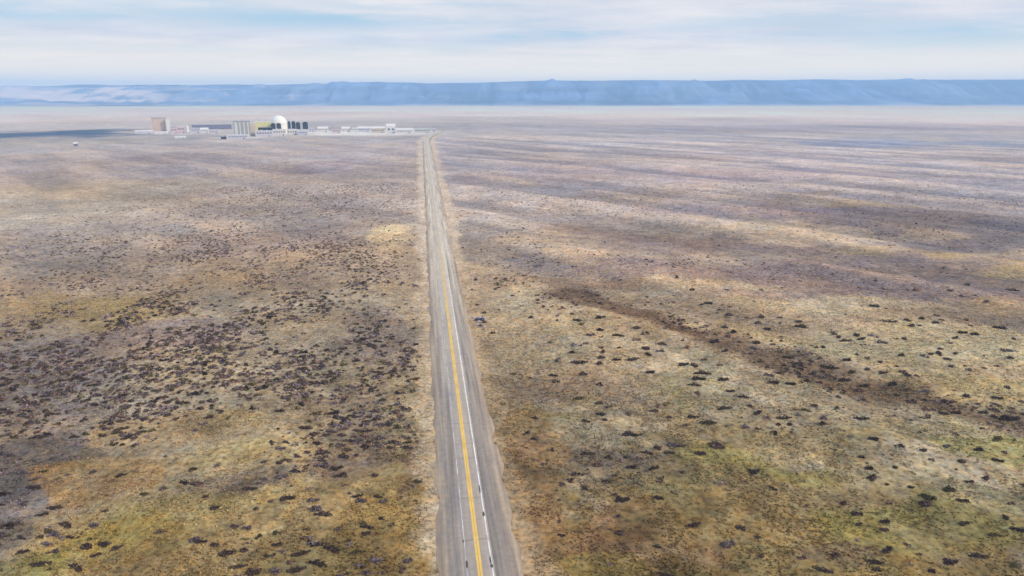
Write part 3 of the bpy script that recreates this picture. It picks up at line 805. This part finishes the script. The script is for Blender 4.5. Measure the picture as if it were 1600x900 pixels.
building('annex', 427, 447, 211.8, 202, 10, 'white', 'wroof', 'low white annex at the foot of the dome', 'industrial building', windows=5)
building('annex', 449, 465, 211, 202, 12, 'white', 'wroof', 'white annex below the dark cooler pair right of the dome', 'industrial building', windows=4)
building('annex', 466.5, 481, 211, 204, 12, 'lilac', 'wroof', 'pale grey annex below the rightmost dark cooler', 'industrial building', windows=4)

# dome
def dome():
    px, pyb, pyt, rpx = 437.3, 210, 182, 12.0
    x, y, z, m, rz = site(px, pyb)
    y += 30 * math.cos(rz); x -= 30 * math.sin(rz)
    m = depth_of(x, y) / FPX
    R = rpx * m; H = (pyb - pyt) * m
    o = thing('containment_dome', (x, y, z - .3), rz, 'white domed reactor vessel rising above the plant', 'reactor dome')
    bm = bmesh.new()
    bmesh.ops.create_cone(bm, cap_ends=True, segments=64, radius1=R, radius2=R, depth=H - R)
    bmesh.ops.translate(bm, vec=(0, 0, (H - R) / 2), verts=bm.verts)
    wl = bm_obj('wall', bm, BM['cream'], o)
    bm = bmesh.new()
    n, k = 64, 14
    rings = [[bm.verts.new((R * math.cos(q) * math.cos(a), R * math.cos(q) * math.sin(a), H - R + .02 + R * math.sin(q))) for a in [2 * math.pi * i / n for i in range(n)]] for q in [math.pi / 2 * j / k for j in range(k)]]
    top = bm.verts.new((0, 0, H + .02))
    for j in range(k - 1):
        for i in range(n): bm.faces.new((rings[j][i], rings[j][(i + 1) % n], rings[j + 1][(i + 1) % n], rings[j + 1][i]))
    for i in range(n): bm.faces.new((rings[-1][i], rings[-1][(i + 1) % n], top))
    for f in bm.faces: f.smooth = True
    cap = bm_obj('dome_roof', bm, BM['cream'], o)
    bm = bmesh.new()
    bmesh.ops.create_cone(bm, cap_ends=True, segments=64, radius1=R + .5, radius2=R + .5, depth=1.2)
    bmesh.ops.translate(bm, vec=(0, 0, H - R - 0.7), verts=bm.verts)
    bm_obj('ring_beam', bm, BM['palegrey'], o)
    boxes('hatch', BM['palegrey'], o, (-2.6, 2.6, -R - .25, -R + .3, 6, 12))
dome()

# dark air coolers around the dome
for px0, px1, pyb, pyt, lab in ((425, 431.5, 211, 193, 'dark boxy cooler left of the dome, nearest the yellow hall'), (433.3, 440.3, 211, 193, 'dark boxy cooler directly in front of the dome'),
                                (451, 455, 209, 190, 'slim dark cooler touching the right side of the dome'), (457, 462.6, 209, 190, 'dark cooler second from the dome on its right side'),
                                (463.5, 470, 209, 191.5, 'dark cooler third from the dome on its right side'), (474, 482, 209, 191, 'widest dark cooler at the right end of the row')):
    x, y, z, m, rz = site((px0 + px1) / 2, pyb)
    W, H, Dp = (px1 - px0) * m, (pyb - pyt) * m, 9.0
    a = W / 2; b = H * .40
    o = thing('air_cooler', (x, y, z - .3), rz, lab, 'cooling unit', 'dark coolers around the dome')
    boxes('body', BM['dark'], o, (-a, a, 0, Dp, b, H * .93))
    boxes('stack', BM['dark'], o, (-a * .7, a * .7, Dp * .15, Dp * .85, H * .93 + .003, H))
    boxes('louver', BM['black'], o, *[(-a * .85, a * .85, -.25, -.003, b + (H * .5) * q / 5 + .3, b + (H * .5) * (q + .55) / 5 + .3) for q in range(5)])
    for sx in (-1, 1):
        for yy in (0.6, Dp - .6):
            boxes('leg', BM['palegrey'], o, (sx * a * .85 - .5, sx * a * .85 + .5, yy - .5, yy + .5, 0, b - .003))

def tank(px0, px1, pyb, pyt, label):
    x, y, z, m, rz = site((px0 + px1) / 2, pyb)
    R, H = (px1 - px0) * m / 2, (pyb - pyt) * m
    o = thing('storage_tank', (x, y, z - .3), rz, label, 'tank')
    bm = bmesh.new(); bmesh.ops.create_cone(bm, cap_ends=True, segments=40, radius1=R, radius2=R, depth=H * .88)
    bmesh.ops.translate(bm, vec=(0, 0, H * .44), verts=bm.verts); bm_obj('shell', bm, BM['white'], o)
    bm = bmesh.new(); bmesh.ops.create_cone(bm, cap_ends=True, segments=40, radius1=R * 1.02, radius2=R * .15, depth=H * .12)
    bmesh.ops.translate(bm, vec=(0, 0, H * .94 + .003), verts=bm.verts); bm_obj('roof', bm, BM['wroof'], o)
tank(290, 295.4, 206, 196, 'white upright storage tank between the pink and grey low buildings')

# slim stack beside the dome
x, y, z, m, rz = site(452.5, 206)
o = thing('exhaust_stack', (x, y, z - .3), rz, 'slim pale exhaust stack beside the dome', 'chimney')
bm = bmesh.new(); bmesh.ops.create_cone(bm, cap_ends=True, segments=20, radius1=1.5, radius2=.8, depth=62)
bmesh.ops.translate(bm, vec=(0, 0, 31), verts=bm.verts); bm_obj('shaft', bm, BM['lilac'], o)
boxes('platform', BM['lilac'], o, (-2.2, 2.2, -2.2, 2.2, 40, 40.6))

# low buildings strung out to the road
for px0, px1, pyb, pyt, wall, roof, gb, nw, lab in (
    (483, 491, 206.5, 200, 'lilac', 'wroof', False, 2, 'small pale hut first right of the dark coolers'),
    (497, 513, 206, 198, 'white', 'wroof', True, 4, 'white gabled building second right of the dark coolers'),
    (519, 532, 208, 201, 'pink', 'roof', False, 4, 'low pinkish building right of the lone white gabled one'),
    (534, 547, 206.5, 198, 'white', 'wroof', True, 3, 'white gabled building right of the low pinkish one'),
    (550, 557.5, 206.5, 199.5, 'white', 'wroof', False, 2, 'small white flat roofed hut in the middle of the right hand row'),
    (559, 579, 206, 197.8, 'lilac', 'wroof', True, 5, 'long pale gabled hall left of the low beige walled shed'),
    (580, 602, 207.5, 197.8, 'beige', 'wroof', True, 5, 'beige walled hall with a white roof left of the peaked tower house'),
    (604, 618, 208.5, 193.6, 'white', 'wroof', True, 2, 'tallest peaked white building of the row leading to the road'),
    (619, 646, 208.5, 200.3, 'white', 'wroof', True, 7, 'long white hall right of the tall peaked building'),
    (647, 674, 208, 200.6, 'palegrey', 'wroof', False, 7, 'long pale hall nearest the road at the end of the row'),
    (675.5, 680, 207, 201, 'lilac', 'wroof', False, 1, 'small pale gatehouse where the road meets the plant')):
    building('low_building', px0, px1, pyb, pyt, 14, wall, roof, lab, 'building', gable=gb, windows=nw, group='low buildings strung out towards the road')

building('hut', 116, 121.5, 229, 223, 9, 'slate', 'wroof', 'lone white roofed dark hut far out on the left of the plain', 'hut', gable=True)

# stones dumped on the right shoulder
stone_m = flat_material('pale_stone', (0.42, 0.38, 0.42), .35, .8); stone_d = flat_material('dark_stone', (0.07, 0.06, 0.08), .3, .8)
for k, (px, py, sx, dark, lab) in enumerate((
    (741, 497, 1.1, 0, 'pale rock nearest the asphalt in the small pile by the road'), (745, 500, 1.4, 1, 'dark rock beside the pale one nearest the asphalt'),
    (748, 503, 1.0, 0, 'small pale rock in the middle of the roadside pile'), (750, 497, 1.3, 0, 'pale rock at the back of the roadside pile'),
    (753, 500, 1.6, 1, 'biggest dark rock of the roadside pile'), (757, 504, 1.3, 1, 'dark rock on the right edge of the roadside pile'),
    (757, 498, 1.2, 0, 'pale rock on the back right of the roadside pile'), (751, 509, 1.1, 1, 'dark rock at the front of the roadside pile'),
    (757, 511, 0.9, 0, 'small pale rock at the front right of the roadside pile'), (747, 508, 0.8, 0, 'smallest pale rock at the front left of the roadside pile'))):
    x, y = ground(px, py)
    bm = bmesh.new(); bmesh.ops.create_icosphere(bm, subdivisions=2, radius=1.0)
    for v in bm.verts:
        n = float(fbm(v.co.x * 1.3 + 9 * k, v.co.y * 1.3 + v.co.z * 2.1, 500 + k, 3))
        v.co *= 0.62 + 0.75 * n
        v.co.x *= sx; v.co.y *= sx * .85; v.co.z = v.co.z * sx * .7
    o = bm_obj('rock', bm, stone_d if dark else stone_m)
    o.location = (x, y, float(height(x, y)) + 0.25 * sx); o.rotation_euler = (0, 0, k * 1.3)
    tag(o, lab, 'rock', 'rocks dumped beside the road')

# what sets each bush apart: its look, the ground under it, its place
_used = set()
def bush_label(x, y, w, k):
    px, py = project(x, y, float(height(x, y)))
    ps = w * FPX / depth_of(x, y)
    size = 'wide' if ps > 22 else 'medium' if ps > 15 else 'small'
    colr = {'dark': 'blackish', 'brown': 'dark brown', 'grey': 'dark grey', 'olive': 'dark olive'}[k]
    sd, al = poly_dist(np.array([x]), np.array([y]), SW)
    u, v = road_uv(x, y)
    if sd[0] < 14 and al[0] > 0.02: on = 'in the dark swale'
    elif v > 0: on = 'on olive grass right of road' if py > 640 else 'on tan grass right of road'
    else: on = 'in grey brush left of road' if px < 260 and py < 680 or px < 80 else 'on golden grass left of road' if py > 640 else 'in brown grass left of road'
    for f in ('%.0f', '%.1f', '%.2f'):
        lab = f'{size} {colr} sagebrush {on}, ' + (f + '%% across, ' + f + '%% down') % (px / 16, py / 9)
        if lab not in _used: break
    _used.add(lab)
    return lab
for o, x, y, w, k in BUSHES: o['label'] = bush_label(x, y, w, k)


# ------------------------------------------------------------------ haze
def build_haze():
    bm = bmesh.new(); bmesh.ops.create_cube(bm, size=1.0)
    me = bpy.data.meshes.new('haze'); bm.to_mesh(me); bm.free()
    m = bpy.data.materials.new('pale_air'); m.use_nodes = True
    t = m.node_tree; t.nodes.clear()
    out = N(t, 'ShaderNodeOutputMaterial'); v = N(t, 'ShaderNodeVolumePrincipled')
    v.inputs['Color'].default_value = (0.39, 0.645, 1.0, 1)
    v.inputs['Density'].default_value = SIGMA
    v.inputs['Anisotropy'].default_value = 0.0
    t.links.new(v.outputs[0], out.inputs['Volume'])
    o = link('haze', me, m)
    z0, z1 = -9.0, HAZE_TOP
    o.scale = (30000, 30000, z1 - z0); o.location = (0, 0, (z0 + z1) / 2)
    stuff(o)
    o['label'] = 'pale blue haze over the far plain and hills'; o['category'] = 'haze'
build_haze()

# ------------------------------------------------------------------ sky and sun
SUN_EL, SUN_AZ = math.radians(32), math.radians(102)      # behind the camera, to the right
w = bpy.data.worlds.new('World'); SC.world = w; w.use_nodes = True
t = w.node_tree; t.nodes.clear()
out = N(t, 'ShaderNodeOutputWorld'); bg = N(t, 'ShaderNodeBackground', i_Strength=0.1)
sky = N(t, 'ShaderNodeTexSky', sky_type='NISHITA', sun_disc=False, sun_elevation=SUN_EL, sun_rotation=SUN_AZ)
gen = N(t, 'ShaderNodeTexCoord').outputs['Generated']
sep = N(t, 'ShaderNodeSeparateXYZ'); t.links.new(gen, sep.inputs[0])
def M(op, a, b=None):
    n = N(t, 'ShaderNodeMath', operation=op)
    for k, v in enumerate((a, b)):
        if v is None: continue
        if hasattr(v, 'is_output'): t.links.new(v, n.inputs[k])
        else: n.inputs[k].default_value = v
    return n.outputs[0]
zc = M('ADD', M('MAXIMUM', sep.outputs['Z'], 0.0), 0.06)
comb = N(t, 'ShaderNodeCombineXYZ')
t.links.new(M('DIVIDE', sep.outputs['X'], zc), comb.inputs[0]); t.links.new(M('DIVIDE', sep.outputs['Y'], zc), comb.inputs[1])
mp = N(t, 'ShaderNodeMapping'); mp.inputs['Scale'].default_value = (0.34, 0.48, 1); mp.inputs['Rotation'].default_value = (0, 0, 0.05); mp.inputs['Location'].default_value = (3.3, 1.2, 0)
t.links.new(comb.outputs[0], mp.inputs[0])
c1 = ramp(t, [(0.26, 0.35), (0.52, 1.0)]); t.links.new(noise(t, mp.outputs[0], 1.1, 7, .58), c1.inputs[0])
mp2 = N(t, 'ShaderNodeMapping'); mp2.inputs['Scale'].default_value = (0.8, 1.2, 1); mp2.inputs['Location'].default_value = (1.3, 7.2, 0)
t.links.new(comb.outputs[0], mp2.inputs[0])
wisp = noise(t, mp2.outputs[0], 1.0, 6, .6)
c2 = ramp(t, [(0.35, 0.0), (0.65, 1.0)]); t.links.new(wisp, c2.inputs[0])
tone = mixc(t, c2.outputs[0], (7.2, 7.5, 8.1), (9.5, 9.0, 8.9))
bluesky = mixc(t, 0.8, sky.outputs[0], (4.4, 7.1, 8.9))
# openings in the cloud sheet, at their place in the sky: bearing (tangent), height (sine), spread
gap = None
yy = M('MAXIMUM', sep.outputs['Y'], 0.05)
bear = M('ADD', M('DIVIDE', sep.outputs['X'], yy), M('MULTIPLY', M('SUBTRACT', wisp, 0.5), 0.5))
elev = M('ADD', sep.outputs['Z'], M('MULTIPLY', M('SUBTRACT', wisp, 0.5), 0.035))
for px, py, sx, sy, k in ((470, 36, 240, 12, .85), (90, 40, 190, 13, .6), (850, 56, 75, 8, .7), (1500, 76, 200, 17, .85), (1250, 92, 200, 10, .3), (640, 10, 120, 6, .4), (1150, 40, 120, 8, .3), (330, 84, 160, 6, .25)):
    el = math.atan((450 - py) / FPX) - PITCH
    a = M('DIVIDE', M('SUBTRACT', bear, (px - 800) / FPX), sx / FPX)
    b_ = M('DIVIDE', M('SUBTRACT', elev, math.sin(el)), sy / FPX)
    g_ = M('MULTIPLY', M('POWER', 2.718, M('MULTIPLY', M('ADD', M('MULTIPLY', a, a), M('MULTIPLY', b_, b_)), -1.0)), k)
    gap = g_ if gap is None else M('MAXIMUM', gap, g_)
cl = mixc(t, M('MULTIPLY', c1.outputs[0], M('SUBTRACT', 1.0, gap)), bluesky, tone)
hi = ramp(t, [(0.12, 0.0), (0.45, 1.0)]); t.links.new(sep.outputs['Z'], hi.inputs[0])
cl = mixc(t, M('MULTIPLY', hi.outputs[0], 0.6), cl, (6.6, 8.8, 12.0))
low = ramp(t, [(0.0, 1.0), (0.030, 0.9), (0.075, 0.0)]); t.links.new(sep.outputs['Z'], low.inputs[0])
lowf = M('MULTIPLY', low.outputs[0], 0.92)
fin = mixc(t, lowf, cl, (14.6, 12.0, 8.2))
t.links.new(fin, bg.inputs[0]); t.links.new(bg.outputs[0], out.inputs[0])

sl = bpy.data.lights.new('sun', 'SUN'); sl.energy = 2.9; sl.angle = math.radians(4); sl.color = (1.0, 0.85, 0.66)
so = bpy.data.objects.new('sun', sl); C.objects.link(so)
sd = Vector((math.sin(SUN_AZ) * math.cos(SUN_EL), math.cos(SUN_AZ) * math.cos(SUN_EL), math.sin(SUN_EL)))
so.rotation_euler = sd.to_track_quat('Z', 'Y').to_euler(); so.location = (200, -300, 400)

# ------------------------------------------------------------------ camera and render
cam = bpy.data.cameras.new('camera'); co = bpy.data.objects.new('camera', cam); C.objects.link(co)
cam.sensor_width = 36; cam.lens = 36 * FPX / 1600
cam.clip_start = 0.5; cam.clip_end = 80000
co.location = (0, 0, HCAM); co.rotation_euler = (math.pi / 2 - PITCH, 0, 0)
SC.camera = co
SC.view_settings.view_transform = 'Standard'; SC.view_settings.look = 'None'
SC.view_settings.exposure = 0.0; SC.view_settings.gamma = 1
SC.view_settings.use_curve_mapping = False
cy_ = SC.cycles
cy_.max_bounces = 4; cy_.diffuse_bounces = 2; cy_.glossy_bounces = 1; cy_.transmission_bounces = 0
cy_.volume_bounces = 1; cy_.transparent_max_bounces = 4
cy_.use_denoising = True
SC.render.film_transparent = False
